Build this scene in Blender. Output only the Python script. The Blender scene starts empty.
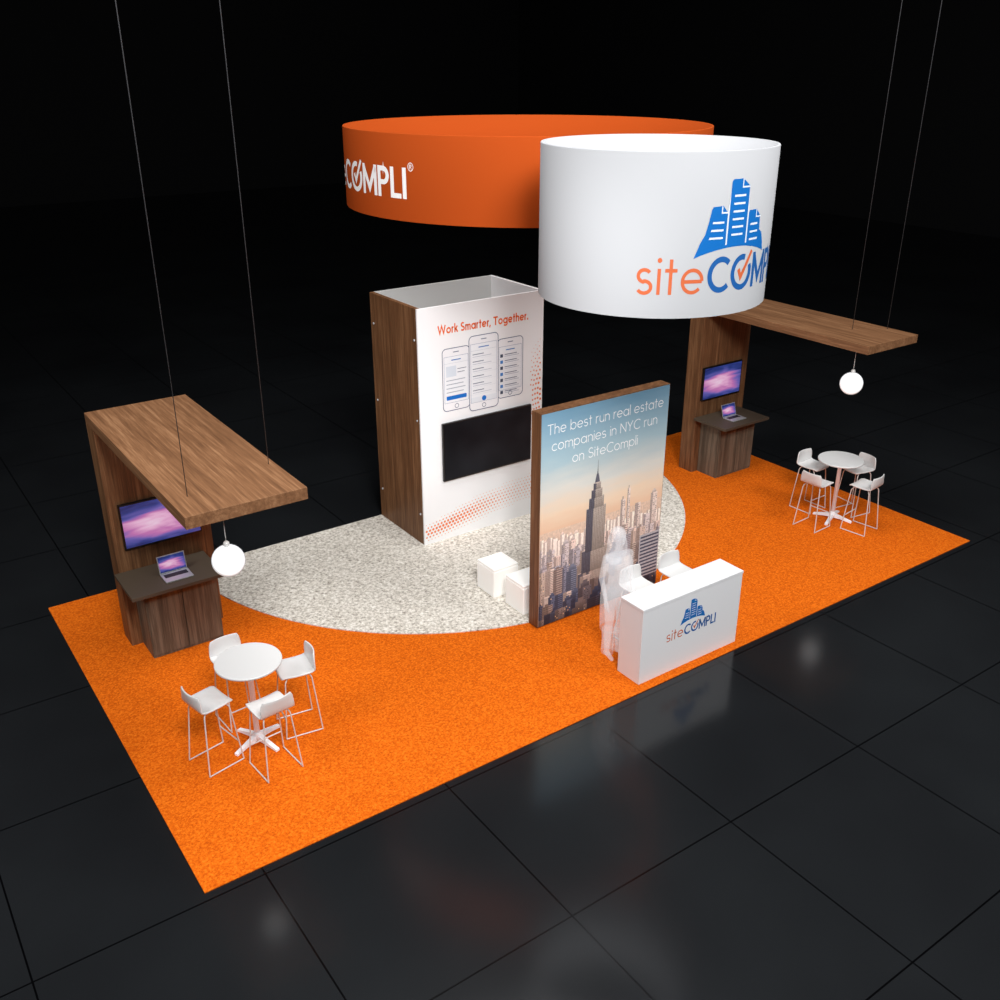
import bpy, bmesh, math, random
from mathutils import Vector, Matrix
random.seed(11)
scene=bpy.context.scene
COL=scene.collection
scene.view_settings.view_transform='Standard'
scene.view_settings.look='None'

# ------------------------------------------------------------ helpers
def s2l(c):
    return tuple((x/255/12.92) if x/255<=0.04045 else ((x/255+0.055)/1.055)**2.4 for x in c)
def C4(c): return (*s2l(c),1)

def new_mat(name):
    m=bpy.data.materials.new(name); m.use_nodes=True
    nt=m.node_tree; b=nt.nodes['Principled BSDF']
    return m,nt,b
def plain(name,c,rough=.5,metal=0,spec=.5,emit=0,noise=0.0):
    m,nt,b=new_mat(name)
    b.inputs['Base Color'].default_value=C4(c)
    b.inputs['Roughness'].default_value=rough
    b.inputs['Metallic'].default_value=metal
    b.inputs['Specular IOR Level'].default_value=spec
    if emit:
        b.inputs['Emission Color'].default_value=C4(c)
        b.inputs['Emission Strength'].default_value=emit
    if noise:
        n=nt.nodes.new('ShaderNodeTexNoise'); n.inputs['Scale'].default_value=6
        tc=nt.nodes.new('ShaderNodeTexCoord'); nt.links.new(tc.outputs['Object'],n.inputs['Vector'])
        r=nt.nodes.new('ShaderNodeMapRange'); r.inputs[3].default_value=rough-noise; r.inputs[4].default_value=rough+noise
        nt.links.new(n.outputs[0],r.inputs[0]); nt.links.new(r.outputs[0],b.inputs['Roughness'])
    return m
def ramp(nt,stops):
    r=nt.nodes.new('ShaderNodeValToRGB'); e=r.color_ramp.elements
    e[0].position,e[0].color=stops[0][0],C4(stops[0][1])
    e[1].position,e[1].color=stops[-1][0],C4(stops[-1][1])
    for p,c in stops[1:-1]:
        k=e.new(p); k.color=C4(c)
    return r
def wood(name,axis,lo=(78,51,33),mid=(113,77,50),hi=(150,109,76),rough=.5,mottle=.30):
    m,nt,b=new_mat(name)
    tc=nt.nodes.new('ShaderNodeTexCoord')
    def mapped(across,along):
        mp=nt.nodes.new('ShaderNodeMapping'); sc=[across]*3; sc[axis]=along
        mp.inputs['Scale'].default_value=sc; nt.links.new(tc.outputs['Object'],mp.inputs['Vector']); return mp.outputs[0]
    def noise(v,s,d,dist=0):
        n=nt.nodes.new('ShaderNodeTexNoise'); n.inputs['Scale'].default_value=s; n.inputs['Detail'].default_value=d; n.inputs['Roughness'].default_value=.6; n.inputs['Distortion'].default_value=dist
        nt.links.new(v,n.inputs['Vector']); return n.outputs[0]
    fine=noise(mapped(26,.8),1,8,.12); med=noise(mapped(7,.5),1,4,.5); pore=noise(mapped(26,.8),4,4)
    def madd(a,k,c):
        x=nt.nodes.new('ShaderNodeMath'); x.operation='MULTIPLY_ADD'; x.inputs[1].default_value=k; nt.links.new(a,x.inputs[0])
        if isinstance(c,(int,float)): x.inputs[2].default_value=c
        else: nt.links.new(c,x.inputs[2])
        return x.outputs[0]
    v=madd(fine,.48,madd(med,mottle,madd(pore,.30,-.02)))
    r=ramp(nt,[(.37,lo),(.53,mid),(.68,hi)])
    nt.links.new(v,r.inputs[0]); nt.links.new(r.outputs[0],b.inputs['Base Color'])
    b.inputs['Roughness'].default_value=rough; b.inputs['Specular IOR Level'].default_value=.25
    bp=nt.nodes.new('ShaderNodeBump'); bp.inputs['Strength'].default_value=.08; bp.inputs['Distance'].default_value=.01
    nt.links.new(v,bp.inputs['Height']); nt.links.new(bp.outputs[0],b.inputs['Normal'])
    return m

def obj(name,me,parent=None,loc=(0,0,0),rot=(0,0,0),label=None,cat=None,mats=None,group=None,kind=None):
    o=bpy.data.objects.new(name,me); COL.objects.link(o)
    o.location=loc; o.rotation_euler=rot
    if parent: o.parent=parent
    if mats and me:
        for m in (mats if isinstance(mats,(list,tuple)) else [mats]): me.materials.append(m)
    if label: o['label']=label
    if cat: o['category']=cat
    if group: o['group']=group
    if kind: o['kind']=kind
    return o
def thing(name,label,cat,loc=(0,0,0),rz=0,group=None):
    o=obj(name,None,None,loc,(0,0,rz),label,cat,None,group); o.empty_display_size=.1
    return o
def from_bm(bm,name='mesh',smooth=False):
    bmesh.ops.recalc_face_normals(bm,faces=bm.faces)
    me=bpy.data.meshes.new(name); bm.to_mesh(me); bm.free()
    if smooth:
        for p in me.polygons: p.use_smooth=True
    return me
def bm_box(bm,x0,x1,y0,y1,z0,z1):
    r=bmesh.ops.create_cube(bm,size=1)
    for v in r['verts']:
        v.co=Vector(((x0+x1)/2+v.co.x*(x1-x0),(y0+y1)/2+v.co.y*(y1-y0),(z0+z1)/2+v.co.z*(z1-z0)))
    return r['verts']
def box(x0,x1,y0,y1,z0,z1,bev=0.0,seg=2):
    bm=bmesh.new(); bm_box(bm,x0,x1,y0,y1,z0,z1)
    if bev: bmesh.ops.bevel(bm,geom=bm.edges[:],offset=bev,segments=seg,affect='EDGES',profile=.6)
    return from_bm(bm)
def lathe(profile,seg=64,cap=True):
    bm=bmesh.new(); rings=[]
    for r,z in profile:
        rings.append([bm.verts.new((r*math.cos(2*math.pi*i/seg),r*math.sin(2*math.pi*i/seg),z)) for i in range(seg)])
    for a,b in zip(rings,rings[1:]):
        for i in range(seg): bm.faces.new((a[i],a[(i+1)%seg],b[(i+1)%seg],b[i]))
    if cap: bm.faces.new(rings[0]); bm.faces.new(rings[-1])
    me=from_bm(bm)
    for p in me.polygons: p.use_smooth=len(p.vertices)==4
    return me
def eval_mesh(o):
    dg=bpy.context.evaluated_depsgraph_get(); dg.update()
    me=bpy.data.meshes.new_from_object(o.evaluated_get(dg))
    bpy.data.objects.remove(o)
    return me
def wire(polys,r,res=3,cyclic=False):
    cu=bpy.data.curves.new('w','CURVE'); cu.dimensions='3D'; cu.bevel_depth=r; cu.bevel_resolution=res; cu.use_fill_caps=True
    for pts in polys:
        sp=cu.splines.new('POLY'); sp.points.add(len(pts)-1)
        for i,p in enumerate(pts): sp.points[i].co=(*p,1)
        sp.use_cyclic_u=cyclic
    o=bpy.data.objects.new('w',cu); COL.objects.link(o)
    me=eval_mesh(o)
    for p in me.polygons: p.use_smooth=True
    return me
def fillet(pts,r,n=5):
    out=[Vector(pts[0])]
    for a,b,c in zip(pts,pts[1:],pts[2:]):
        a,b,c=Vector(a),Vector(b),Vector(c)
        p=b+(a-b).normalized()*r; q=b+(c-b).normalized()*r
        for i in range(n+1):
            t=i/n; out.append((1-t)**2*p+2*t*(1-t)*b+t*t*q)
    out.append(Vector(pts[-1])); return out

# printed graphics: flat coloured polygons in a local XZ plane, facing -Y
class Print:
    def __init__(s): s.p=[]; s.k=0
    def poly(s,pts,c,step=1):
        s.k+=step; s.p.append((pts,c,s.k))
    def rect(s,x0,x1,z0,z1,c,step=1): s.poly([(x0,z0),(x1,z0),(x1,z1),(x0,z1)],c,step)
    def rrect(s,x0,x1,z0,z1,r,c,step=1):
        pts=[]
        for cx,cz,a in ((x1-r,z0+r,-90),(x1-r,z1-r,0),(x0+r,z1-r,90),(x0+r,z0+r,180)):
            for i in range(7):
                t=math.radians(a+i*15); pts.append((cx+r*math.cos(t),cz+r*math.sin(t)))
        s.poly(pts,c,step)
    def disc(s,x,z,r,c,n=16,step=1):
        s.poly([(x+r*math.cos(2*math.pi*i/n),z+r*math.sin(2*math.pi*i/n)) for i in range(n)],c,step)
    def ribbon(s,pts,t,c):
        P=[Vector(q) for q in pts]; n=len(P); closed=(P[0]-P[-1]).length<1e-5
        L_,R_=[],[]
        for i in range(n):
            if closed: a=P[i]-P[i-1 if i>0 else n-2]; b=P[(i+1) if i<n-1 else 1]-P[i]
            else: a=P[i]-P[i-1] if i>0 else P[1]-P[0]; b=P[i+1]-P[i] if i<n-1 else a
            a=a.normalized(); b=b.normalized(); m=(a+b)
            m=m.normalized() if m.length>1e-6 else a
            nn=Vector((-m.y,m.x)); k=1/max(.35,abs(m.dot(a)))
            L_.append(P[i]+nn*t/2*k); R_.append(P[i]-nn*t/2*k)
        for i in range(n-1):
            s.poly([tuple(L_[i]),tuple(L_[i+1]),tuple(R_[i+1]),tuple(R_[i])],c,0)
    def mesh(s,dy=.0002):
        bm=bmesh.new(); cl=bm.loops.layers.float_color.new('Col')
        for pts,c,k in s.p:
            vs=[bm.verts.new((x,-k*dy,z)) for x,z in pts]
            f=bm.faces.new(vs)
            if isinstance(c[0],tuple):
                lo,hi=C4(c[0]),C4(c[1]); zs=[z for _,z in pts]; a,b=min(zs),max(zs)
                for l,(x,z) in zip(f.loops,pts):
                    t=(z-a)/(b-a+1e-9); l[cl]=[lo[i]+(hi[i]-lo[i])*t for i in range(4)]
            else:
                col=C4(c)
                for l in f.loops: l[cl]=col
        me=bpy.data.meshes.new('print'); bm.to_mesh(me); bm.free()
        return me
def print_mat(name,rough=.5,grain=0):
    m,nt,b=new_mat(name)
    a=nt.nodes.new('ShaderNodeVertexColor'); a.layer_name='Col'
    out=a.outputs[0]
    if grain:
        tc=nt.nodes.new('ShaderNodeTexCoord'); mp=nt.nodes.new('ShaderNodeMapping'); mp.inputs['Scale'].default_value=(44,1,24)
        nt.links.new(tc.outputs['Object'],mp.inputs[0])
        n=nt.nodes.new('ShaderNodeTexNoise'); n.inputs['Scale'].default_value=1; n.inputs['Detail'].default_value=6; n.inputs['Roughness'].default_value=.75
        nt.links.new(mp.outputs[0],n.inputs['Vector'])
        mr=nt.nodes.new('ShaderNodeMapRange'); mr.inputs[1].default_value=.3; mr.inputs[2].default_value=.7; mr.inputs[3].default_value=1-grain; mr.inputs[4].default_value=1+grain*1.3
        nt.links.new(n.outputs[0],mr.inputs[0])
        vm=nt.nodes.new('ShaderNodeVectorMath'); vm.operation='SCALE'; nt.links.new(out,vm.inputs[0]); nt.links.new(mr.outputs[0],vm.inputs['Scale']); out=vm.outputs[0]
    nt.links.new(out,b.inputs['Base Color']); b.inputs['Roughness'].default_value=rough
    b.inputs['Specular IOR Level'].default_value=.3
    return m
def text_mesh(s,bold=0.0,spacing=1.0,align='LEFT'):
    cu=bpy.data.curves.new('t','FONT'); cu.body=s; cu.size=1; cu.offset=bold; cu.resolution_u=6; cu.space_character=spacing; cu.align_x=align
    o=bpy.data.objects.new('t',cu); COL.objects.link(o)
    me=eval_mesh(o)
    for v in me.vertices: v.co=Vector((v.co.x,0,v.co.y))
    return me
def bounds(me):
    xs=[v.co.x for v in me.vertices]; zs=[v.co.z for v in me.vertices]
    return min(xs),max(xs),min(zs),max(zs)
def merge(parts):
    bm=bmesh.new()
    for me,mi,M in parts:
        t=bmesh.new(); t.from_mesh(me); bmesh.ops.transform(t,matrix=M,verts=t.verts)
        for f in t.faces: f.material_index=mi
        tmp=bpy.data.meshes.new('x'); t.to_mesh(tmp); t.free(); bm.from_mesh(tmp); 
    me=bpy.data.meshes.new('merged'); bm.to_mesh(me); bm.free(); return me
def fit_text(s,x0,width,z0,cap,bold=0.0,spacing=1.0):
    me=text_mesh(s,bold,spacing); a,b,c,d=bounds(me); H=bounds(text_mesh('H',bold))[3]
    for v in me.vertices: v.co=Vector((x0+(v.co.x-a)*width/(b-a),0,z0+v.co.z*cap/H))
    return me
def wrap(me,R,a0,off=.0015,step=.04):
    bm=bmesh.new(); bm.from_mesh(me)
    xs=[v.co.x for v in bm.verts]; x=math.floor(min(xs)/step)*step
    while x<max(xs):
        bmesh.ops.bisect_plane(bm,geom=bm.verts[:]+bm.edges[:]+bm.faces[:],plane_co=(x,0,0),plane_no=(1,0,0)); x+=step
    for v in bm.verts:
        a=a0+v.co.x/R; r=R+off-v.co.y
        v.co=Vector((r*math.cos(a),r*math.sin(a),v.co.z))
    out=bpy.data.meshes.new('wrapped'); bm.to_mesh(out); bm.free(); return out

# geometric sans-serif lettering drawn with constant strokes (cap height 1)
INK=(255,255,255)
def _arc(cx,cz,rx,rz,a0,a1,n=None):
    n=n or max(4,int(abs(a1-a0)/9))
    return [(cx+rx*math.cos(math.radians(a0+(a1-a0)*i/n)),cz+rz*math.sin(math.radians(a0+(a1-a0)*i/n))) for i in range(n+1)]
def glyph(ch,t):
    h=t/2; X=.70; S=[]; q=.35-h; dot=[]
    if ch==' ': return [],[],.26
    if ch=='o': S=[_arc(.35,.35,q,q,0,360)]; w=.70
    elif ch=='e': S=[[(h,.345),(.70-h,.345)],_arc(.35,.35,q,q,0,318)]; w=.70
    elif ch=='c': S=[_arc(.35,.35,q,q,48,312)]; w=.60
    elif ch=='a': S=[_arc(.35,.35,q,q,0,360),[(.72-h,0),(.72-h,X)]]; w=.72
    elif ch=='b': S=[_arc(.37,.35,q,q,0,360),[(h,0),(h,1.02)]]; w=.72
    elif ch=='p': S=[_arc(.37,.35,q,q,0,360),[(h,-.28),(h,X)]]; w=.72
    elif ch=='g': S=[_arc(.35,.35,q,q,0,360),[(.72-h,X),(.72-h,.02)]+_arc(.37,.0,.35-h,.28-h,0,-150)]; w=.72
    elif ch in 'nh': S=[[(h,0),(h,X if ch=='n' else 1.02)],[(h,.38)]+_arc(.29,.40,.29-h,.30-h,180,0)+[(.58-h,0)]]; w=.58
    elif ch=='m': S=[[(h,0),(h,X)],[(h,.40)]+_arc(.25,.44,.25-h,.26-h,180,0)+[(.50-h,0)],[(.50-h,.40)]+_arc(.75-t,.44,.25-h,.26-h,180,0)+[(1.0-t-h,0)]]; w=1.0-t
    elif ch=='u': S=[[(h,X)]+_arc(.29,.30,.29-h,.30-h,180,360)+[(.58-h,X)],[(.58-h,0),(.58-h,X)]]; w=.58
    elif ch=='r': S=[[(h,0),(h,X)],_arc(.26,.42,.26-h,.28-h,180,75)]; w=.34
    elif ch=='s': S=[_arc(.25,.35+.175-h*.5,.23-h,.19-h*.55,35,270)[:-1]+_arc(.25,.175+h*.5-.0,.25-h,.19-h*.55,90,-150)]; w=.50
    elif ch=='t': S=[[(.17,0),(.17,.95)],[(0,X-h),(.36,X-h)]]; w=.36
    elif ch=='i': S=[[(h,0),(h,X)]]; dot=[(h,.92,h*1.35)]; w=t
    elif ch=='l': S=[[(h,0),(h,1.02)]]; w=t
    elif ch=='k': S=[[(h,0),(h,1.02)],[(h,.24),(.46,.70)],[(.22,.44),(.50,0)]]; w=.52
    elif ch==',': S=[[(h*1.3,h*1.6),(0,-.14)]]; w=t
    elif ch=='.': dot=[(h*1.2,h*1.2,h*1.3)]; w=t*1.2
    elif ch=='T': S=[[(0,1-h),(.70,1-h)],[(.35,0),(.35,1-h)]]; w=.70
    elif ch=='W': S=[[(h*.8,1),(.32,h),(.60,.92),(.88,h),(1.2-h*.8,1)]]; w=1.2
    elif ch=='N': S=[[(h,0),(h,1)],[(h,1-h),(.76-h,h)],[(.76-h,0),(.76-h,1)]]; w=.76
    elif ch=='Y': S=[[(.03,1),(.36,.46),(.69,1)],[(.36,0),(.36,.46)]]; w=.72
    elif ch=='S': S=[_arc(.32,.745-h*.3,.29-h,.26-h*.7,35,270)[:-1]+_arc(.32,.26+h*.3,.32-h,.26-h*.7,90,-150)]; w=.64
    elif ch=='C': S=[_arc(.5,.5,.5-h,.51-h,46,314)]; w=.84
    elif ch=='O': S=[_arc(.5,.5,.5-h,.51-h,74,386)]; w=1.0
    elif ch=='M': S=[[(h,0),(h,1)],[(h,1-h),(.44,.22),(.88-h,1-h)],[(.88-h,0),(.88-h,1)]]; w=.88
    elif ch=='P': S=[[(h,0),(h,1)],[(h,1-h),(.30,1-h)]+_arc(.30,.70,.28-h,.30-h,90,-90)+[(h,.40+h)]]; w=.58
    elif ch=='L': S=[[(h,1),(h,h),(.48,h)]]; w=.48
    elif ch=='I': S=[[(h,0),(h,1)]]; w=t
    return S,dot,w
def letters(s,t=.11,gap=.11):
    p=Print(); x=0; cen=[]
    for ch in s:
        S,dot,w=glyph(ch,t)
        for pts in S: p.ribbon([(x+a,b) for a,b in pts],t,INK)
        for (a,b,r) in dot: p.disc(x+a,b,r,INK,14,0)
        cen.append(x+w/2); x+=w+gap
    return p.mesh(0),x-gap,cen
def set_text(s,x0,width,z0,cap,t=.11,gap=.11):
    me,w,_=letters(s,t,gap)
    for v in me.vertices: v.co=Vector((x0+v.co.x*width/w,0,z0+v.co.z*cap))
    return me

def dup(root,loc,rz=None,group=None):
    def cp(o,par):
        n=o.copy(); COL.objects.link(n); n.parent=par
        for c in o.children: cp(c,n)
        return n
    n=cp(root,None); n.location=loc
    if rz is not None: n.rotation_euler[2]=rz
    return n

# ------------------------------------------------------------ materials
M_wood_v=wood('walnut_vertical',2)
M_wood_y=wood('walnut_lengthwise',1,lo=(96,65,43),mid=(130,91,62),hi=(164,122,88))
M_wood_dark=wood('weathered_walnut',2,lo=(66,57,47),mid=(92,81,68),hi=(124,111,95),mottle=.4)
M_white=plain('white_laminate',(242,242,243),.7,noise=.05,spec=.1)
M_desk=plain('white_desk_laminate',(228,228,230),.5,noise=.05,spec=.2)
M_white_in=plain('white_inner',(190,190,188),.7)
M_white_plastic=plain('white_plastic',(214,214,213),.35)
M_fabric_white=plain('white_stretch_fabric',(180,181,184),.9,spec=.03)
M_fabric_orange=plain('orange_stretch_fabric',(174,72,24),.85,spec=.05)
M_wirewhite=plain('white_powder_coat',(215,213,210),.35,.1)
M_column=plain('white_column_lifted',(235,236,240),.6,spec=.1,emit=.15)  # no lamp: slight emission lifts the white out of shade and orange bounce
M_black=plain('black_plastic',(14,14,15),.35)
M_dark=plain('grey_brown_worktop',(80,69,57),.5,spec=.2)
M_alu=plain('brushed_aluminium',(205,206,209),.4,.6)
M_keys=plain('black_keys',(30,30,32),.5)
M_cable=plain('steel_cable',(70,70,73),.6,.1)
M_orange_ink=plain('orange_ink',(204,98,54),.6)
M_oranger_ink=plain('heading_orange_ink',(226,98,26),.7,spec=.1,emit=.08)
M_blue_ink=plain('mid_blue_ink',(10,86,156),.6)
M_white_ink=plain('white_ink',(250,250,250),.6,emit=.08)
M_print=print_mat('printed_graphic',.45)
M_city=print_mat('printed_city',.5,.26)
M_cubeglow=plain('glowing_white_cube',(240,238,234),.4,emit=.25)
M_globe,nt,b=new_mat('glowing_opal_glass')
b.inputs['Base Color'].default_value=C4((205,210,218)); b.inputs['Roughness'].default_value=.6; b.inputs['Specular IOR Level'].default_value=.1
b.inputs['Emission Color'].default_value=C4((255,253,250))
lw_=nt.nodes.new('ShaderNodeLayerWeight'); lw_.inputs[0].default_value=.5
mr=nt.nodes.new('ShaderNodeMapRange'); mr.inputs[1].default_value=0; mr.inputs[2].default_value=.9; mr.inputs[3].default_value=1.8; mr.inputs[4].default_value=.1
nt.links.new(lw_.outputs['Facing'],mr.inputs[0]); nt.links.new(mr.outputs[0],b.inputs['Emission Strength'])

M_screen_off,nt,b=new_mat('tv_glass_off')
b.inputs['Roughness'].default_value=.3; b.inputs['Specular IOR Level'].default_value=.06
tc=nt.nodes.new('ShaderNodeTexCoord'); ns=nt.nodes.new('ShaderNodeTexNoise'); ns.inputs['Scale'].default_value=1.2
nt.links.new(tc.outputs['Object'],ns.inputs['Vector'])
r=ramp(nt,[(.3,(16,16,19)),(.7,(36,37,41))]); nt.links.new(ns.outputs[0],r.inputs[0]); nt.links.new(r.outputs[0],b.inputs['Base Color'])

M_wall,nt,b=new_mat('aurora_wallpaper')
b.inputs['Base Color'].default_value=(0,0,0,1); b.inputs['Roughness'].default_value=.3
tc=nt.nodes.new('ShaderNodeTexCoord')
mp=nt.nodes.new('ShaderNodeMapping'); mp.inputs['Rotation'].default_value=(0,math.radians(24),0); mp.inputs['Scale'].default_value=(1.0,.2,3.2)
nt.links.new(tc.outputs['Generated'],mp.inputs[0])
ns=nt.nodes.new('ShaderNodeTexNoise'); ns.inputs['Scale'].default_value=1.6; ns.inputs['Detail'].default_value=4; ns.inputs['Distortion'].default_value=.5
nt.links.new(mp.outputs[0],ns.inputs['Vector'])
sp=nt.nodes.new('ShaderNodeTexGradient'); sp.gradient_type='SPHERICAL'
mp2=nt.nodes.new('ShaderNodeMapping'); mp2.inputs['Location'].default_value=(-.75,0,-.85); mp2.inputs['Rotation'].default_value=(0,math.radians(12),0); mp2.inputs['Scale'].default_value=(1.3,.01,2.2)
nt.links.new(tc.outputs['Generated'],mp2.inputs[0]); nt.links.new(mp2.outputs[0],sp.inputs[0])
ad=nt.nodes.new('ShaderNodeMath'); ad.operation='MULTIPLY_ADD'; ad.inputs[1].default_value=.55
nt.links.new(sp.outputs['Fac'],ad.inputs[0])
m3=nt.nodes.new('ShaderNodeMath'); m3.operation='MULTIPLY'; m3.inputs[1].default_value=.55
nt.links.new(ns.outputs[0],m3.inputs[0]); nt.links.new(m3.outputs[0],ad.inputs[2])
r=ramp(nt,[(.20,(26,32,84)),(.30,(52,66,138)),(.42,(108,98,178)),(.54,(196,118,180)),(.66,(232,176,212)),(.85,(250,244,252))])
nt.links.new(ad.outputs[0],r.inputs[0]); nt.links.new(r.outputs[0],b.inputs['Emission Color']); b.inputs['Emission Strength'].default_value=.85

def carpet(name,stops,scale,bump=.5,scale2=None):
    m,nt,b=new_mat(name)
    tc=nt.nodes.new('ShaderNodeTexCoord')
    n=nt.nodes.new('ShaderNodeTexNoise'); n.inputs['Scale'].default_value=scale; n.inputs['Detail'].default_value=5; n.inputs['Roughness'].default_value=.7
    nt.links.new(tc.outputs['Object'],n.inputs['Vector'])
    r=ramp(nt,stops); nt.links.new(n.outputs[0],r.inputs[0]); nt.links.new(r.outputs[0],b.inputs['Base Color'])
    b.inputs['Roughness'].default_value=.95; b.inputs['Specular IOR Level'].default_value=.1
    bp=nt.nodes.new('ShaderNodeBump'); bp.inputs['Strength'].default_value=bump; bp.inputs['Distance'].default_value=.02
    nt.links.new(n.outputs[0],bp.inputs['Height']); nt.links.new(bp.outputs[0],b.inputs['Normal'])
    return m
M_carpet=carpet('orange_carpet',[(.34,(184,76,6)),(.5,(218,100,12)),(.64,(240,124,28))],42,.4)
M_rug=carpet('speckled_beige_carpet',[(.32,(126,118,108)),(.42,(190,182,170)),(.53,(224,217,206)),(.66,(250,246,239))],25,.4)

M_floor,nt,b=new_mat('black_gloss_tiles')
tc=nt.nodes.new('ShaderNodeTexCoord'); sx=nt.nodes.new('ShaderNodeSeparateXYZ'); nt.links.new(tc.outputs['Object'],sx.inputs[0])
def seam(sock,off):
    a=nt.nodes.new('ShaderNodeMath'); a.operation='ADD'; a.inputs[1].default_value=200-off
    nt.links.new(sock,a.inputs[0])
    mdl=nt.nodes.new('ShaderNodeMath'); mdl.operation='MODULO'; mdl.inputs[1].default_value=2.0; nt.links.new(a.outputs[0],mdl.inputs[0])
    c=nt.nodes.new('ShaderNodeMath'); c.operation='LESS_THAN'; c.inputs[1].default_value=.016; nt.links.new(mdl.outputs[0],c.inputs[0]); return c
sa=seam(sx.outputs[0],.53); sb=seam(sx.outputs[1],-.1)
mxx=nt.nodes.new('ShaderNodeMath'); mxx.operation='MAXIMUM'; nt.links.new(sa.outputs[0],mxx.inputs[0]); nt.links.new(sb.outputs[0],mxx.inputs[1])
n=nt.nodes.new('ShaderNodeTexNoise'); n.inputs['Scale'].default_value=.35; n.inputs['Detail'].default_value=3; nt.links.new(tc.outputs['Object'],n.inputs['Vector'])
r=ramp(nt,[(.3,(23,24,26)),(.7,(30,32,34))]); nt.links.new(n.outputs[0],r.inputs[0])
mc=nt.nodes.new('ShaderNodeMix'); mc.data_type='RGBA'; mc.inputs[7].default_value=C4((4,4,5))
nt.links.new(mxx.outputs[0],mc.inputs[0]); nt.links.new(r.outputs[0],mc.inputs[6]); nt.links.new(mc.outputs[2],b.inputs['Base Color'])
rr=nt.nodes.new('ShaderNodeMapRange'); rr.inputs[3].default_value=.13; rr.inputs[4].default_value=.18
nt.links.new(n.outputs[0],rr.inputs[0]); nt.links.new(rr.outputs[0],b.inputs['Roughness'])
b.inputs['Specular IOR Level'].default_value=.45
M_hall=plain('black_drape',(34,34,35),.95,spec=0)

# ------------------------------------------------------------ setting
obj('floor',box(-22,40,-20,50,-.1,0),mats=M_floor,kind='structure')
obj('ceiling',box(-22,40,-20,50,16,16.1),mats=M_hall,kind='structure')
obj('wall_north',box(-22,40,50,50.2,0,16),mats=M_hall,kind='structure')
obj('wall_south',box(-22,40,-20.2,-20,0,16),mats=M_hall,kind='structure')
obj('wall_west',box(-22.2,-22,-20,50,0,16),mats=M_hall,kind='structure')
obj('wall_east',box(40,40.2,-20,50,0,16),mats=M_hall,kind='structure')

L,W=12.19,6.096
obj('carpet',box(0,L,0,W,0.0,.014,.004),mats=M_carpet,label='bright orange rectangular carpet covering the booth area',cat='carpet')
bm=bmesh.new(); cx,cy,R=6.15,6.1,4.22; vs=[]
N=96
a_end=math.asin((W-.005-cy)/R)
for i in range(N+1):
    a=math.pi-a_end+(math.pi+2*a_end)*i/N
    vs.append(bm.verts.new((cx+R*math.cos(a),cy+R*math.sin(a),.014)))
f=bm.faces.new(vs); e=bmesh.ops.extrude_face_region(bm,geom=[f])
for v in e['geom']:
    if isinstance(v,bmesh.types.BMVert): v.co.z=.026
obj('rug',from_bm(bm),mats=M_rug,label='speckled beige half-round carpet inset in the orange carpet',cat='rug')

# ------------------------------------------------------------ logo pieces
def logo_text(W_,cap,m_site,m_comp,m_check,lift=.0006):
    parts=[]
    me,sw,_=letters('site',.10,.12); parts.append((me,m_site))
    for v in me.vertices: v.co.z*=1.04
    x=sw+.12
    me,w,cen=letters('COMPLI',.16,.065); q=.92
    for v in me.vertices: v.co.x=x+v.co.x*q
    parts.append((me,m_comp)); ox=x+cen[1]*q; x+=w*q
    p=Print(); p.poly([(ox-.20,.56),(ox-.03,.24),(ox+.46,1.04),(ox+.37,1.10),(ox-.03,.48),(ox-.10,.63)],INK); parts.append((p.mesh(lift),m_check))
    for me,mt in parts:
        for v in me.vertices: v.co.x*=W_/x; v.co.z*=cap
    return parts
def logo_icon(x0,w,z0,h,c=(16,104,182),white=(222,227,234)):
    p=Print()
    def U(pts): return [(x0+a*w,z0+b_*h) for a,b_ in pts]
    def low(x): return .13*math.sin(math.pi*min(1,max(0,x)))**.8
    base=[(i/16,low(i/16)) for i in range(17)]+[(.97,.14),(.93,.26),(.88,.30),(.12,.34),(.06,.20)]
    p.poly(U(base),c)
    p.poly(U([(.08,.18),(.135,.45),(.16,.62),(.175,.66),(.29,.67),(.35,.58),(.35,.14)]),c)
    p.poly(U([(.372,.14),(.372,.97),(.39,1.0),(.52,1.0),(.625,.90),(.625,.14)]),c)
    p.poly(U([(.648,.14),(.648,.56),(.66,.585),(.785,.585),(.86,.49),(.87,.30),(.93,.14)]),c)
    p.k+=1
    def fold(a,b_,s=.07):
        p.poly(U([(a,b_),(a+.012,b_),(a+.012,b_-s-.01),(a+s*1.25,b_-s-.01),(a+s*1.25,b_-s-.03),(a,b_-s-.03)]),white,0)
    fold(.275,.665,.065); fold(.515,.998,.085); fold(.775,.58,.075)
    for k in range(3):
        z=.47-k*.10; p.poly(U([(.185-.014*k,z),(.315,z),(.315,z-.026),(.18-.014*k,z-.026)]),white,0)
    for k in range(6):
        z=.80-k*.10; a=.42; p.poly(U([(a,z),(.575,z),(.575,z-.026),(a,z-.026)]),white,0)
    for k in range(3):
        z=.41-k*.10; p.poly(U([(.69,z),(.815+.01*k,z),(.82+.01*k,z-.026),(.69,z-.026)]),white,0)
    p.poly(U([(.352,.16),(.370,.16),(.370,.9),(.352,.6)]),white,0)
    p.poly(U([(.627,.16),(.646,.16),(.646,.56),(.627,.86)]),white,0)
    return p.mesh(.0003)

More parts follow.
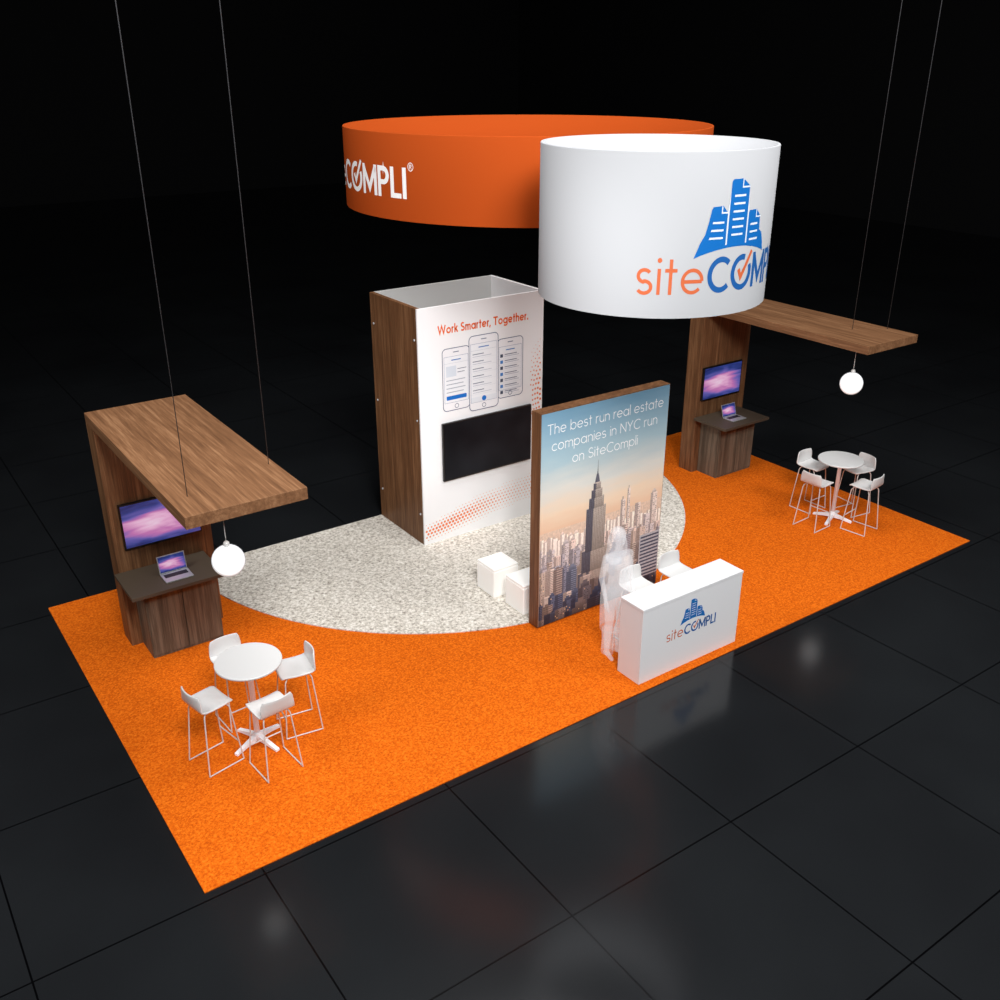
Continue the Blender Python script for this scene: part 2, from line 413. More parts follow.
# ------------------------------------------------------------ ring banners
def ring_banner(name,label,loc,R,h,mat):
    t=thing(name,label,'hanging sign',loc)
    th=.03
    prof=[(R,0),(R,h),(R-.004,h+.006),(R-th,h+.006),(R-th,0),(R,0)]
    obj('banner',lathe(prof,256,cap=False),t,mats=mat)
    return t
wc=(5.361,.369); WR=1.131; wz=4.668; wh=6.10-wz
t=ring_banner('hanging_banner','tall white fabric drum banner printed with logo and lettering, suspended overhead',(wc[0],wc[1],wz),WR,wh,M_fabric_white)
A0=math.radians(226.05)
start=A0+math.radians(-6.5)
LW=WR*math.radians(94)
parts=logo_text(LW,.32,'o','b','o')
for key,nm,mt in (('o','lettering',M_orange_ink),('b','lettering',M_blue_ink)):
    me=merge([(p_,0,Matrix.Translation((0,0,4.885-wz))) for p_,k in parts if k==key])
    obj(nm,wrap(me,WR,start),t,mats=mt)
ic=logo_icon(WR*math.radians(25.5),WR*math.radians(44.5),5.20-wz,.67)
obj('logo',wrap(ic,WR,start),t,mats=M_print)
oc=(6.648,4.204); OR=2.422; oz=5.08; oh=6.05-oz
t=ring_banner('hanging_banner','wide orange fabric ring banner with white lettering, suspended overhead',(oc[0],oc[1],oz),OR,oh,M_fabric_orange)
LW=OR*math.radians(58); start=math.radians(233.3-35.3-58)
parts=logo_text(LW,.35,'w','w','w')
me=merge([(p_,0,Matrix.Translation((0,0,5.335-oz))) for p_,k in parts])
rg=fit_text('®',LW+.03,.085,5.33-oz+.32,.09)
obj('lettering',wrap(merge([(me,0,Matrix()),(rg,0,Matrix())]),OR,start),t,mats=M_white_ink)

# ------------------------------------------------------------ display tower
TX,TY=5.16,4.72; tw,td,thh=2.22,1.37,3.68; z0=.026
t=thing('display_tower','tall open-topped box tower, walnut side and white printed front','display tower',(TX,TY,z0))
H=thh-z0
obj('side_panel',box(0,.07,.03,td,0,H,.003),t,mats=M_wood_v,label='walnut veneer side panel')
fp=obj('front_panel',box(0.0,tw,-.0,.03,0,H,.002),t,mats=M_white,label='white laminate front panel')
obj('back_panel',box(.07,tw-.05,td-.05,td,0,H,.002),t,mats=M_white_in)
obj('end_panel',box(tw-.05,tw,.03,td,0,H,.002),t,mats=M_white)
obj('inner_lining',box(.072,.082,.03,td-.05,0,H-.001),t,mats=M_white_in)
for (yy,zz) in [(.09,.5),(.09,2.0),(.09,3.2),(td-.09,.5),(td-.09,2.0),(td-.09,3.2)]:
    obj('bolt',lathe([(.018,0),(.018,.008),(.012,.014)],16),t,loc=(0,yy,zz),rot=(0,-math.pi/2,0),mats=M_alu)
me=set_text('Work Smarter, Together.',.33,1.60,3.27-z0,.13,.175,.08)
obj('lettering',me,fp,loc=(0,-.0015,0),mats=M_oranger_ink)
def phone(x0,x1,zb,zt,kind):
    p=Print(); g=(84,98,128)
    p.rrect(x0,x1,zb,zt,.07,g); p.rrect(x0+.011,x1-.011,zb+.011,zt-.011,.06,(240,240,243))
    sx0,sx1=x0+.035,x1-.035; sb,st=zb+.13,zt-.13
    p.rect(sx0-.005,sx1+.005,sb-.005,st+.005,(140,152,178)); p.rect(sx0,sx1,sb,st,(238,240,244))
    p.disc((x0+x1)/2,zb+.065,.036,g); p.disc((x0+x1)/2,zb+.065,.028,(240,240,243))
    p.rrect((x0+x1)/2-.05,(x0+x1)/2+.05,zt-.072,zt-.06,.005,g)
    w=sx1-sx0
    p.rect(sx0+w*.3,sx0+w*.7,st-.06,st-.045,(60,120,190))
    if kind==0:
        p.rect(sx0,sx1,st-.1,st-.095,(200,206,214))
        p.rect(sx0+.03,sx0+w*.5,st-.30,st-.14,(214,222,232))
        p.rect(sx0+w*.55,sx1-.03,st-.2,st-.19,(110,120,140)); p.rect(sx0+w*.55,sx1-.06,st-.25,st-.24,(110,120,140))
        for i in range(5): p.rect(sx0+.03,sx1-.05-.03*(i%2),st-.36-.06*i,st-.348-.06*i,(160,168,182))
        p.rrect(sx0+.03,sx1-.03,sb+.04,sb+.10,.01,(24,110,200))
    elif kind==1:
        p.rect(sx0,sx1,st-.1,st-.095,(200,206,214))
        for i in range(6):
            z=st-.16-.11*i; p.rect(sx0+.03,sx0+w*.5,z,z+.012,(110,120,140)); p.rect(sx0+.03,sx0+w*.8,z-.035,z-.027,(184,190,202)); p.rect(sx0,sx1,z-.06,z-.057,(214,218,224))
        p.rect(sx0,sx1,sb,sb+.08,(228,232,238)); p.disc((sx0+sx1)/2,sb+.045,.04,(24,110,200)); 
    else:
        for i in range(7):
            z=st-.14-.095*i; p.rect(sx0+.02,sx0+.07,z-.02,z+.03,(70,80,100) if i%2==0 else (70,128,196)); p.rect(sx0+.1,sx0+w*.8,z+.012,z+.024,(110,120,140)); p.rect(sx0+.1,sx0+w*.9,z-.014,z-.005,(180,186,198)); p.rect(sx0,sx1,z-.045,z-.042,(210,214,220))
    return p.mesh(.0001)
for a in ((.39,.87,2.10,3.05,0),(1.36,1.84,2.12,3.05,2),(.85,1.38,2.02,3.17,1)):
    obj('phone_graphic',phone(a[0],a[1],a[2]-z0,a[3]-z0,a[4]),fp,loc=(0,-.0006-(0.0035 if a[4]==1 else 0),0),mats=M_print)
# halftone dots: staggered grid bent into a flowing wave, dots fading at its borders
p=Print(); DC=(231,108,50)
def dot(x,z,r,fade=0.0):
    if x<.03 or x>tw-.03 or z<.04 or z>3.1: return
    if .33<x<1.99 and z>.95: return
    if r>.006: p.disc(x,z,r,tuple(int(c*(1-fade)+240*fade) for c in DC),8,step=0)
SP=.060
for k in range(16):
    n=int(tw/SP)+1
    for i in range(n):
        x=.04+i*SP+(SP/2 if k%2 else 0); u=x/tw
        z=.05+k*SP*.87+.05*math.sin(u*4.4-.9)+.12*u*u
        c_=.17+.20*u; wd=.13+.16*u
        band=math.exp(-((k*SP*.87-c_)/wd)**2)*(.75+.25*math.sin(u*5+.5))
        dot(x,z,.024*min(1,band),.45*(1-min(1,band))+.08)
for k in range(12):
    R_=.10+k*SP; n=int(R_*2*math.pi/SP)
    for i in range(n):
        a=2*math.pi*i/n+k*.2; x=2.40+R_*math.cos(a)*.8; z=2.05+R_*math.sin(a)*1.35
        if x>1.86 and z>.95: dot(x,z,.027*max(0,1-k/12)**.8,.04*k)
obj('dot_pattern',p.mesh(),fp,loc=(0,-.0006,0),mats=M_print,kind='stuff')

# ------------------------------------------------------------ televisions
def television(label,loc,w,h,mat,rz=0,group=None):
    t=thing('television',label,'television',loc,rz,group)
    obj('casing',box(-w/2,w/2,-.045,0,-h/2,h/2,.006),t,mats=M_black)
    obj('screen',box(-w/2+.02,w/2-.02,-.048,-.044,-h/2+.025,h/2-.02),t,mats=mat)
    return t
television('large black flat television switched off on a white panel',(TX+1.165,TY-.002,1.475),1.63,.92,M_screen_off)

# ------------------------------------------------------------ canopies
DXR=9.98
def canopy(dx,extra):
    t=thing('wooden_canopy',extra,'canopy',(dx,0,.014))
    obj('support_wall',box(.66,1.86,4.47,4.79,0,2.92,.004),t,mats=M_wood_v)
    obj('roof_panel',box(.66,1.86,1.27,4.79,2.921,3.045,.004),t,mats=M_wood_y)
    return t
cL=canopy(0,'walnut L-shaped canopy with flat roof above a laptop counter')
cR=canopy(DXR,'walnut L-shaped canopy with flat roof above a laptop counter')
for par,pts,r_ in ((cL,((.84,1.72),(1.79,2.04)),.004),(cR,((1.32,2.04),(1.77,1.74)),.0045)):
    for (x,y) in pts:
        obj('cable',lathe([(r_,3.045),(r_,15.98)],8),par,loc=(x,y,0),mats=M_cable)
television('black television showing blue and pink aurora wallpaper, on walnut wall',(1.25,4.468,1.66),.96,.60,M_wall)
television('black television showing blue and pink aurora wallpaper, on walnut wall',(1.20+DXR,4.468,1.66),.96,.60,M_wall)

def counter(dx):
    t=thing('cabinet','weathered walnut two-door cabinet with overhanging worktop against canopy wall','cabinet',(dx,0,.014),0)
    obj('body',box(.80,1.70,4.02,4.465,0,1.01,.004),t,mats=M_wood_dark)
    for k,(a,b_) in enumerate(((.815,1.245),(1.255,1.685))):
        obj('door',box(a,b_,4.0,4.019,.04,.98,.003),t,mats=M_wood_dark)
    obj('worktop',box(.60,1.72,3.72,4.465,1.011,1.056,.005),t,mats=M_dark,label='dark solid-surface worktop')
    return t
counter(0); counter(DXR)

def laptop(loc,rz):
    t=thing('laptop','open silver laptop with aurora wallpaper on a dark counter','laptop',loc,rz)
    obj('base',box(-.17,.17,-.12,.12,0,.016,.005),t,mats=M_alu)
    obj('keyboard',box(-.14,.14,-.01,.08,.0161,.018),t,mats=M_keys)
    obj('trackpad',box(-.05,.05,-.105,-.035,.0161,.0172),t,mats=M_alu)
    lid=obj('lid',box(-.17,.17,0,.008,0,.22,.003),t,loc=(0,.122,.014),rot=(math.radians(-16),0,0),mats=M_alu)
    obj('screen',box(-.158,.158,-.0015,.0,.014,.208),lid,mats=M_wall)
    return t
laptop((1.22,3.98,1.071),math.radians(0)); laptop((1.16+DXR,4.02,1.071),math.radians(0))

# ------------------------------------------------------------ pendant globes
def pendant(x,y,z,r=.16):
    t=thing('pendant_lamp','glowing white globe pendant hanging under walnut canopy','pendant lamp',(x,y,z))
    prof=[(max(.001,r*math.sin(math.pi*i/24)),-r*math.cos(math.pi*i/24)) for i in range(25)]
    obj('lamp_shade',lathe(prof,48),t,mats=M_globe)
    obj('socket',lathe([(.03,r-.01),(.03,r+.035),(.012,r+.05)],24),t,mats=M_wirewhite)
    obj('cord',lathe([(.005,r+.05),(.005,2.932-z)],8),t,mats=M_wirewhite)
    obj('ceiling_cup',lathe([(.045,2.915-z),(.045,2.934-z)],24),t,mats=M_wirewhite)
pendant(1.08,1.5,2.40); pendant(10.87,1.62,2.38,.17)

# ------------------------------------------------------------ bistro tables
def table(x,y):
    t=thing('bar_table','round white high table with pedestal and four-foot base','table',(x,y,.014))
    obj('tabletop',lathe([(.33,1.015),(.35,1.02),(.352,1.035),(.345,1.045)],64),t,mats=M_white_plastic)
    obj('column',lathe([(.03,.09),(.03,1.0),(.10,1.01),(.10,1.015)],32),t,mats=M_column)
    obj('base',lathe([(.05,.045),(.05,.10),(.032,.13)],32),t,mats=M_column)
    for k in range(4):
        bm=bmesh.new()
        prof=[(.0,.035,.10,.028),(.12,.03,.075,.026),(.26,.008,.04,.022),(.31,0,.026,.024)]
        rings=[]
        for x_,zb,zt,w in prof: rings.append([bm.verts.new(c) for c in ((x_,-w,zb),(x_,w,zb),(x_,w,zt),(x_,-w,zt))])
        for a,b_ in zip(rings,rings[1:]):
            for i in range(4): bm.faces.new((a[i],a[(i+1)%4],b_[(i+1)%4],b_[i]))
        bm.faces.new(rings[0]); bm.faces.new(rings[-1])
        obj('foot',from_bm(bm),t,rot=(0,0,math.radians(20+90*k)),mats=M_column)
TL=(1.23,1.75); TR=(11.10,1.75)
table(*TL); table(*TR)

# ------------------------------------------------------------ bar stools
def surf(profile,halfw,curve,thick=.016,nu=10):
    bm=bmesh.new(); rows=[]
    for (y,z,hw,wr) in profile:
        row=[]
        for i in range(nu+1):
            u=-1+2*i/nu; row.append(bm.verts.new((hw*u,y-wr*u*u,z+curve*u*u)))
        rows.append(row)
    for a,b_ in zip(rows,rows[1:]):
        for i in range(nu): bm.faces.new((a[i],a[i+1],b_[i+1],b_[i]))
    me=bpy.data.meshes.new('s'); bm.to_mesh(me); bm.free()
    o=bpy.data.objects.new('s',me); COL.objects.link(o)
    m=o.modifiers.new('so','SOLIDIFY'); m.thickness=thick; m.offset=0
    m2=o.modifiers.new('b','BEVEL'); m2.width=.004; m2.segments=2
    out=eval_mesh(o)
    for p in out.polygons: p.use_smooth=True
    return out
SEAT=surf([(-.19,.735,.16,0),(-.18,.752,.18,0),(-.14,.762,.19,0),(-.05,.756,.195,0),(.06,.754,.195,0),(.14,.760,.195,0),(.170,.775,.19,.004)],.2,.012)
BACK=surf([(.173,.777,.19,.004),(.192,.81,.188,.015),(.202,.86,.185,.028),(.210,.925,.175,.034),(.214,.965,.155,.034)],.2,0)
LEGF=[wire([fillet([(s*.12,-.10,.742),(s*.15,-.15,.70),(s*.20,-.21,.012)],.03)],.0075) for s in (-1,1)]
LEGB=[wire([fillet([(s*.12,.10,.742),(s*.15,.14,.70),(s*.20,.20,.012)],.03)],.0075) for s in (-1,1)]
RUN=[wire([[(s*.20,-.215,.010),(s*.20,.205,.010)]],.0075) for s in (-1,1)]
FOOT=wire([[(-.185,-.19,.24),(.185,-.19,.24)]],.0075)
bm=bmesh.new(); bm_box(bm,-.13,.13,-.11,.11,.737,.748)
CROSS=from_bm(bm)
for me in (SEAT,BACK): me.materials.append(M_white_plastic)
for me in (*LEGF,*LEGB,*RUN,FOOT,CROSS): me.materials.append(M_wirewhite)
def stool(label,loc,rz,group):
    t=thing('bar_stool',label,'stool',(loc[0],loc[1],.014),rz,group)
    obj('seat',SEAT,t); obj('backrest',BACK,t)
    for me in (*LEGF,*LEGB): obj('leg',me,t)
    for me in RUN: obj('runner',me,t)
    obj('footrest',FOOT,t); obj('seat_support',CROSS,t)
    return t
base=None
lab='white bar stool with low back and thin wire frame at table'
def place(tb,grp,offs):
    global base
    for (dx,dy,j) in offs:
        rz=math.atan2(dy,dx)-math.pi/2+math.radians(j)
        loc=(tb[0]+dx,tb[1]+dy,.014)
        if base is None: base=stool(lab,loc,rz,grp)
        else:
            n=dup(base,loc,rz); n['group']=grp; n['label']=lab
place(TL,'bar stools around a round table',[(-.49,-.05,6),(.50,.0,-8),(0.0,-.50,5),(.0,.52,4)])
place(TR,'bar stools around a second round table',[(-.50,.02,6),(.50,.0,-8),(0.02,-.50,5),(.02,.52,4)])
for (x,y) in ((6.02,.90),(6.70,.90)):
    n=dup(base,(x,y,.014),math.radians(0)); n['group']='bar stools behind the reception desk'; n['label']='white bar stool with low back behind reception desk'

# ------------------------------------------------------------ reception desk
DX0,DX1,DY0,DY1=5.35,7.02,.12,.50
t=thing('reception_desk','white reception desk with printed logo on its front','desk',(DX0,DY0,.014))
w=DX1-DX0; d=DY1-DY0
obj('front_panel',box(0,w,0,.03,0,.99,.003),t,mats=M_desk)
for nm,b_ in (('side_panel',(0,.03,.031,d,0,.99)),('side_panel',(w-.03,w,.031,d,0,.99)),('shelf',(.031,w-.031,.031,d-.02,.45,.47)),('shelf',(.031,w-.031,.031,d-.02,.06,.08))):
    obj(nm,box(*b_,.002),t,mats=M_desk)
obj('desktop',box(-.006,w+.006,-.006,d+.01,.994,1.030,.004),t,mats=M_desk)
lw=.84; lx=.41
parts=logo_text(lw,.14,'o','b','o')
for key,mt in (('o',M_orange_ink),('b',M_blue_ink)):
    me=merge([(p_,0,Matrix.Translation((lx,0,.44))) for p_,k in parts if k==key])
    obj('lettering',me,t,loc=(0,-.0015,0),mats=mt)
obj('logo',logo_icon(lx+.22,.42,.60,.31),t,loc=(0,-.001,0),mats=M_print)

# ------------------------------------------------------------ light cubes
for (x,y) in ((5.10,2.78),(5.16,2.18)):
    o=thing('cube_seat','glowing white cube seat on beige carpet','stool',(x,y,.026),0,'glowing cube seats')
    obj('body',box(0,.42,0,.42,.0,.40,.02,3),o,mats=M_cubeglow)
    obj('cushion',box(.004,.416,.004,.416,.401,.44,.015,3),o,mats=M_cubeglow)

# ------------------------------------------------------------ city backdrop stand
PX,PY,pw,ph=5.12,1.82,2.12,2.96
t=thing('poster_stand','freestanding walnut-edged stand with city skyline poster','display stand',(PX,PY,.026))
obj('frame',box(0,pw,0,.18,0,ph,.003),t,mats=M_wood_v,label='walnut frame')
M_sky,nt,b=new_mat('printed_sunset_sky')
tc=nt.nodes.new('ShaderNodeTexCoord'); sx=nt.nodes.new('ShaderNodeSeparateXYZ'); nt.links.new(tc.outputs['Generated'],sx.inputs[0])
cn=nt.nodes.new('ShaderNodeTexNoise'); cn.inputs['Scale'].default_value=1.5; cn.inputs['Detail'].default_value=4
mp=nt.nodes.new('ShaderNodeMapping'); mp.inputs['Scale'].default_value=(1,1,5); nt.links.new(tc.outputs['Object'],mp.inputs[0]); nt.links.new(mp.outputs[0],cn.inputs['Vector'])
am=nt.nodes.new('ShaderNodeMath'); am.operation='MULTIPLY_ADD'; am.inputs[1].default_value=.10; nt.links.new(cn.outputs[0],am.inputs[0])
sm=nt.nodes.new('ShaderNodeMath'); sm.operation='SUBTRACT'; sm.inputs[1].default_value=.05; nt.links.new(sx.outputs[2],sm.inputs[0]); nt.links.new(sm.outputs[0],am.inputs[2])
r=ramp(nt,[(.30,(206,180,164)),(.45,(238,200,168)),(.54,(244,220,192)),(.64,(222,222,214)),(.78,(170,198,208)),(1,(122,168,196))])
nt.links.new(am.outputs[0],r.inputs[0]); nt.links.new(r.outputs[0],b.inputs['Base Color']); b.inputs['Roughness'].default_value=.5; b.inputs['Specular IOR Level'].default_value=.3
po=obj('poster',box(.012,pw-.012,-.006,-.0005,.012,ph-.012),t,mats=M_sky,label='printed sunset city skyline poster')
p=Print(); X0,X1=.013,pw-.013
def mul(c,k,add=0): return tuple(max(0,min(255,int(v*k+add))) for v in c)
def bld(x,w,top,c,haze=0.0,win=None,cap=0,bot=.013):
    a,b_=max(X0,x),min(X1,x+w)
    if b_-a<.015: return
    hz=(216,198,186)
    lo=tuple(int(v*(1-haze)+h*haze) for v,h in zip(c,hz))
    m=a+(b_-a)*random.uniform(.25,.7); lit=mul(lo,1.2,8)
    kind=random.random()
    p.rect(a,m,bot,top,(mul(lo,.8),lo),1); p.rect(m,b_,bot,top,(mul(lit,.78),mul(lit,1.08)),0)
    if kind<.35 and b_-a>.06:
        ww=b_-a; p.rect(a+ww*.18,b_-ww*.18,top,top+ww*.28,(lo,lit),0); p.rect(a+ww*.34,b_-ww*.34,top+ww*.28,top+ww*.45,lit,0)
    elif cap:
        q=a+(b_-a)*.25; p.rect(q,q+(b_-a)*.3,top,top+cap,lo,0)
    if win:
        style=random.random(); p.k+=1
        if style<.35:
            z=bot+.02; dz=random.uniform(.022,.036)
            while z<top-.02: p.rect(a+.006,b_-.006,z,z+dz*.42,mul(lo,.84),0); z+=dz
        elif style<.6:
            q=a+.012; dx=random.uniform(.016,.026)
            while q<b_-.01: p.rect(q,q+dx*.4,bot+.01,top-.02,mul(lo,.86),0); q+=dx
        else:
            cols=max(2,int((b_-a)/.024)); rows=int((top-bot-.02)/.03)
            for i in range(cols):
                for j in range(rows):
                    q=random.random()
                    if q<.6:
                        wx=a+(i+.25)*(b_-a)/cols; wz=top-.02-(j+.8)*.03
                        p.rect(wx,wx+(b_-a)/cols*.5,wz,wz+.015,win if q<.06 else mul(lo,.82),0)
p.rect(X0,X1,.013,1.36,((164,152,148),(228,202,180)))
def row(lo,hi,wa,wb,cols,haze,win,caps,ov=.9):
    x=X0-random.uniform(0,wa)
    while x<X1:
        w_=random.uniform(wa,wb); bld(x,w_,random.uniform(lo,hi),random.choice(cols),haze,win,random.choice(caps)); x+=w_*ov
row(1.18,1.28,.05,.12,[(128,118,122),(142,128,122)],.82,None,[0,0,.02])
for a in ((1.36,.08,1.50,.04),(1.47,.05,1.64,.04),(1.62,.10,1.38,0),(1.90,.12,1.46,.03)): bld(a[0],a[1],a[2],(120,112,114),.62,(210,190,170),a[3])
row(.98,1.18,.06,.14,[(108,108,122),(136,124,120),(96,102,118)],.58,(225,205,175),[0,.02])
row(.78,1.02,.06,.18,[(98,100,116),(130,116,110),(84,92,112),(150,136,126)],.38,(240,214,170),[0,0,.04])
row(.56,.84,.07,.20,[(80,86,106),(118,106,102),(68,80,104),(140,128,120),(166,154,146)],.18,(240,210,160),[0,.03])
ux=.93; c1=(100,100,112); c2=(190,178,168)
def sym(hw,zb,zt,c1=c1,c2=c2):
    p.rect(ux-hw,ux-hw*.3,zb,zt,(mul(c1,.85),c1)); p.rect(ux-hw*.3,ux+hw,zb,zt,(mul(c2,.76),c2),0)
    p.k+=1
    n=max(3,int(hw*2/.026))
    for i in range(n):
        xx=ux-hw+(i+.3)*2*hw/n; cc=c1 if xx<ux-hw*.3 else c2
        z=zb+.01
        while z<zt-.02: p.rect(xx,xx+.009,z,min(z+.018,zt-.012),mul(cc,.66),0); z+=.026
    p.rect(ux-hw,ux+hw,zt-.010,zt,mul(c2,1.1))
sym(.27,.013,.60); sym(.215,.58,.92); sym(.165,.88,1.52); sym(.125,1.50,1.66); sym(.092,1.64,1.77); sym(.062,1.76,1.86)
p.poly([(ux-.042,1.86),(ux+.042,1.86),(ux+.030,1.92),(ux+.016,1.98),(ux-.016,1.98),(ux-.030,1.92)],c1); p.poly([(ux-.010,1.98),(ux+.010,1.98),(ux+.004,2.06),(ux+.0015,2.17),(ux-.0015,2.17),(ux-.004,2.06)],(90,90,98))
row(.32,.56,.08,.22,[(70,78,98),(106,96,94),(60,70,92),(132,120,112),(156,146,138)],.05,(240,208,155),[0,.04])
row(.18,.38,.10,.26,[(58,66,84),(84,80,86),(50,60,80),(118,106,100)],0,(235,200,150),[0,.03])
row(.08,.20,.12,.30,[(46,54,68),(62,64,76),(96,88,86)],0,(225,188,140),[0])
p.rect(1.74,X1,.2,.86,(180,182,188)); p.k+=1
for j in range(12): p.rect(1.76,X1-.01,.22+j*.053,.246+j*.053,(68,76,94),0)
obj('skyline_graphic',p.mesh(.000012),po,loc=(0,-.0062,0),mats=M_city)
lines=[('The best run real estate',.10,1.91,2.67),('companies in NYC run',.17,1.75,2.45),('on SiteCompli',.50,1.09,2.23)]
me=merge([(set_text(s,x0_,w_,z_,.135,.08,.12),0,Matrix()) for s,x0_,w_,z_ in lines])
obj('lettering',me,po,loc=(0,-.0085,0),mats=M_white_ink)

# ------------------------------------------------------------ translucent figure
def person(loc,rz):
    bm=bmesh.new()
    def ell(c,r,sub=3):
        q=bmesh.ops.create_icosphere(bm,subdivisions=sub,radius=1)
        for v in q['verts']: v.co=Vector((c[0]+v.co.x*r[0],c[1]+v.co.y*r[1],c[2]+v.co.z*r[2]))
    def cap(a,b_,r0,r1):
        a,b_=Vector(a),Vector(b_); n=max(2,int((b_-a).length/(min(r0,r1)*.35)))
        for i in range(n+1):
            t_=i/n; c=a.lerp(b_,t_); r_=r0+(r1-r0)*t_; ell(c,(r_,r_,r_),2)
    ell((0,0,.93),(.165,.115,.13)); ell((0,0,1.07),(.12,.09,.15)); ell((0,0,1.27),(.15,.105,.17))
    for s in (-1,1):
        ell((s*.065,-.07,1.29),(.06,.055,.06))
        cap((0,0,1.40),(s*.155,0,1.395),.06,.052)
        cap((s*.085,0,.88),(s*.08,-.005,.49),.088,.056); cap((s*.08,-.005,.49),(s*.08,.02,.33),.056,.053); cap((s*.08,.02,.33),(s*.08,.02,.08),.053,.034)
        cap((s*.082,.03,.045),(s*.095,-.13,.028),.038,.026)
        ell((s*.077,.0,1.64),(.012,.022,.03)); ell((s*.03,-.092,1.655),(.014,.010,.009))
    cap((0,.01,1.40),(0,-.005,1.55),.052,.046)
    ell((0,0,1.655),(.076,.095,.105)); ell((0,-.03,1.59),(.052,.06,.05)); ell((0,-.102,1.632),(.011,.016,.022)); ell((0,-.088,1.592),(.022,.012,.008))
    def hand(w,dirv,side):
        w=Vector(w); dv=Vector(dirv).normalized(); sd=Vector(side).normalized()
        cap(w,w+dv*.07,.024,.03)
        for i,ln in enumerate((.066,.076,.07,.055)):
            o_=w+dv*.085+sd*(-.030+.020*i); mid=o_+dv*ln*.5; nrm=dv.cross(sd)
            cap(o_,mid,.0095,.009); cap(mid,mid+(dv*.8+nrm*.35).normalized()*ln*.5,.009,.0075)
        tb=w+dv*.03-sd*.02; cap(tb,tb+(dv*.6-sd*.7).normalized()*.035,.012,.010); t2=tb+(dv*.6-sd*.7).normalized()*.035; cap(t2,t2+(dv*.9-sd*.2).normalized()*.03,.010,.008)
    cap((.165,0,1.40),(.205,.02,1.12),.046,.036); cap((.205,.02,1.12),(.215,-.05,.89),.036,.024); hand((.215,-.055,.87),(.0,-.15,-1),(0,1,0))
    cap((-.165,0,1.40),(-.205,.02,1.12),.046,.036); cap((-.205,.02,1.12),(-.20,-.08,.90),.036,.024); hand((-.20,-.088,.88),(.05,-.2,-1),(0,1,0))
    me=bpy.data.meshes.new('p'); bm.to_mesh(me); bm.free()
    o=bpy.data.objects.new('p',me); COL.objects.link(o)
    m=o.modifiers.new('r','REMESH'); m.mode='VOXEL'; m.voxel_size=.0075; m.use_smooth_shade=True
    m=o.modifiers.new('s','SMOOTH'); m.factor=.5; m.iterations=3
    body=eval_mesh(o)
    for p_ in body.polygons: p_.use_smooth=True
    def ghost(name,al):
        g,nt,b=new_mat(name)
        b.inputs['Base Color'].default_value=C4((200,200,204)); b.inputs['Roughness'].default_value=.9; b.inputs['Specular IOR Level'].default_value=0
        b.inputs['Alpha'].default_value=al
        b.inputs['Emission Color'].default_value=(1,1,1,1); b.inputs['Emission Strength'].default_value=.45
        return g
    g=ghost('translucent_white',.18); g2=ghost('translucent_white_cloth',.19)
    P=obj('person',body,None,loc,(0,0,rz),'long-haired person in long loose coat, translucent white, standing beside reception desk','person',g)
    def tube(rings,nm,n=40):
        bm=bmesh.new(); rr=[]
        for cx_,cy_,z,a,b_ in rings: rr.append([bm.verts.new((cx_+a*math.cos(2*math.pi*i/n),cy_+b_*math.sin(2*math.pi*i/n),z)) for i in range(n)])
        for a,b_ in zip(rr,rr[1:]):
            for i in range(n): bm.faces.new((a[i],a[(i+1)%n],b_[(i+1)%n],b_[i]))
        return obj(nm,from_bm(bm,smooth=True),P,mats=g2)
    tube([(0,0,1.405,.13,.085),(0,0,1.37,.175,.115),(0,0,1.30,.19,.15),(0,0,1.20,.185,.135),(0,0,1.08,.18,.13),(0,0,.95,.20,.145),(0,0,.82,.205,.155),(0,0,.6,.20,.155),(0,0,.40,.19,.15)],'coat')
    for s in (-1,1):
        tube([(s*.088,0,.40,.078,.085),(s*.083,.005,.25,.072,.078),(s*.08,.01,.05,.075,.085)],'trouser_leg',24)
    bm=bmesh.new()
    ell((0,.022,1.675),(.094,.10,.098)); ell((0,.055,1.56),(.125,.07,.16)); ell((0,.075,1.40),(.13,.055,.17)); ell((-.085,.02,1.48),(.042,.05,.15)); ell((.085,.02,1.48),(.042,.05,.15))
    me=bpy.data.meshes.new('h'); bm.to_mesh(me); bm.free()
    o=bpy.data.objects.new('h',me); COL.objects.link(o)
    m=o.modifiers.new('r','REMESH'); m.mode='VOXEL'; m.voxel_size=.01
    m=o.modifiers.new('s','SMOOTH'); m.factor=.5; m.iterations=6
    hm=eval_mesh(o)
    for p_ in hm.polygons: p_.use_smooth=True
    obj('hair',hm,P,mats=g2,label='long loose hair')
person((5.54,.80,.014),math.radians(-10))

# ------------------------------------------------------------ lights
def area(loc,target,size,power,col=(1,1,1)):
    l=bpy.data.lights.new('area_light','AREA'); l.size=size; l.energy=power; l.color=col
    o=bpy.data.objects.new('area_light',l); COL.objects.link(o); o.location=loc
    o.rotation_euler=(Vector(target)-Vector(loc)).to_track_quat('-Z','Y').to_euler()
area((0,-9,12),(5.5,2,1.5),4,2050)
area((11.5,-8,12),(8,2,1.5),4,850)
area((6,2.2,13),(6,3,0),5,780)
area((-5,2,9),(3,4,1),4,480)
def spot(loc,target,power,deg,blend=1,size=.4):
    l=bpy.data.lights.new('tower_fill_spot','SPOT'); l.energy=power; l.spot_size=math.radians(deg); l.spot_blend=blend; l.shadow_soft_size=size
    o=bpy.data.objects.new('tower_fill_spot',l); COL.objects.link(o); o.location=loc
    o.rotation_euler=(Vector(target)-Vector(loc)).to_track_quat('-Z','Y').to_euler()
spot((1,-5,8.2),(6.1,4.7,2.0),1500,26)  # added fill, no visible fixture: brightens the white tower front
w=bpy.data.worlds.new('World'); scene.world=w; w.use_nodes=True
w.node_tree.nodes['Background'].inputs[0].default_value=(.003,.003,.003,1)

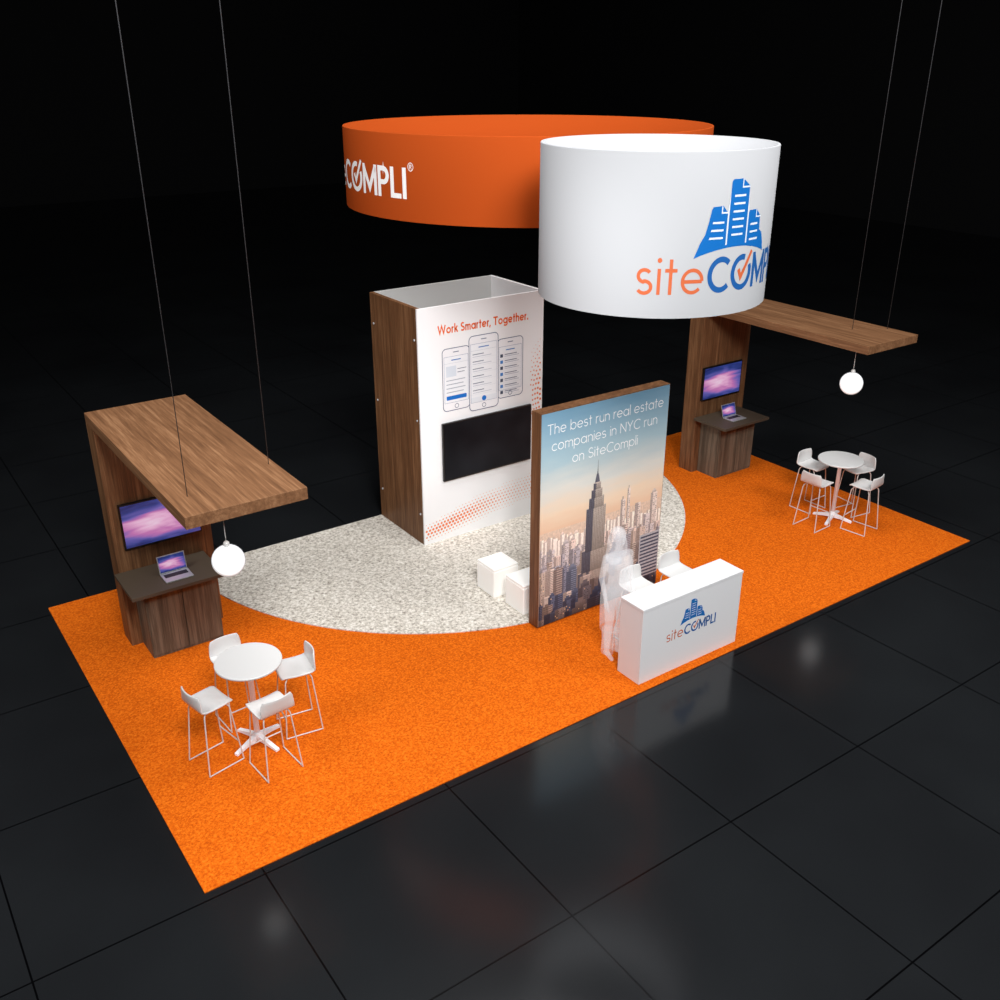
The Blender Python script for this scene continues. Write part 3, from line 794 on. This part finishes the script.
# ------------------------------------------------------------ camera
c=bpy.data.cameras.new('camera'); co=bpy.data.objects.new('camera',c); COL.objects.link(co)
c.sensor_width=36; c.lens=971.687/1000*36; c.clip_end=200
co.location=(-1.57837,-6.83074,6.80367)
yaw,pit=.61445,.42379
co.rotation_euler=(math.pi/2-pit,0,-yaw)
scene.camera=co
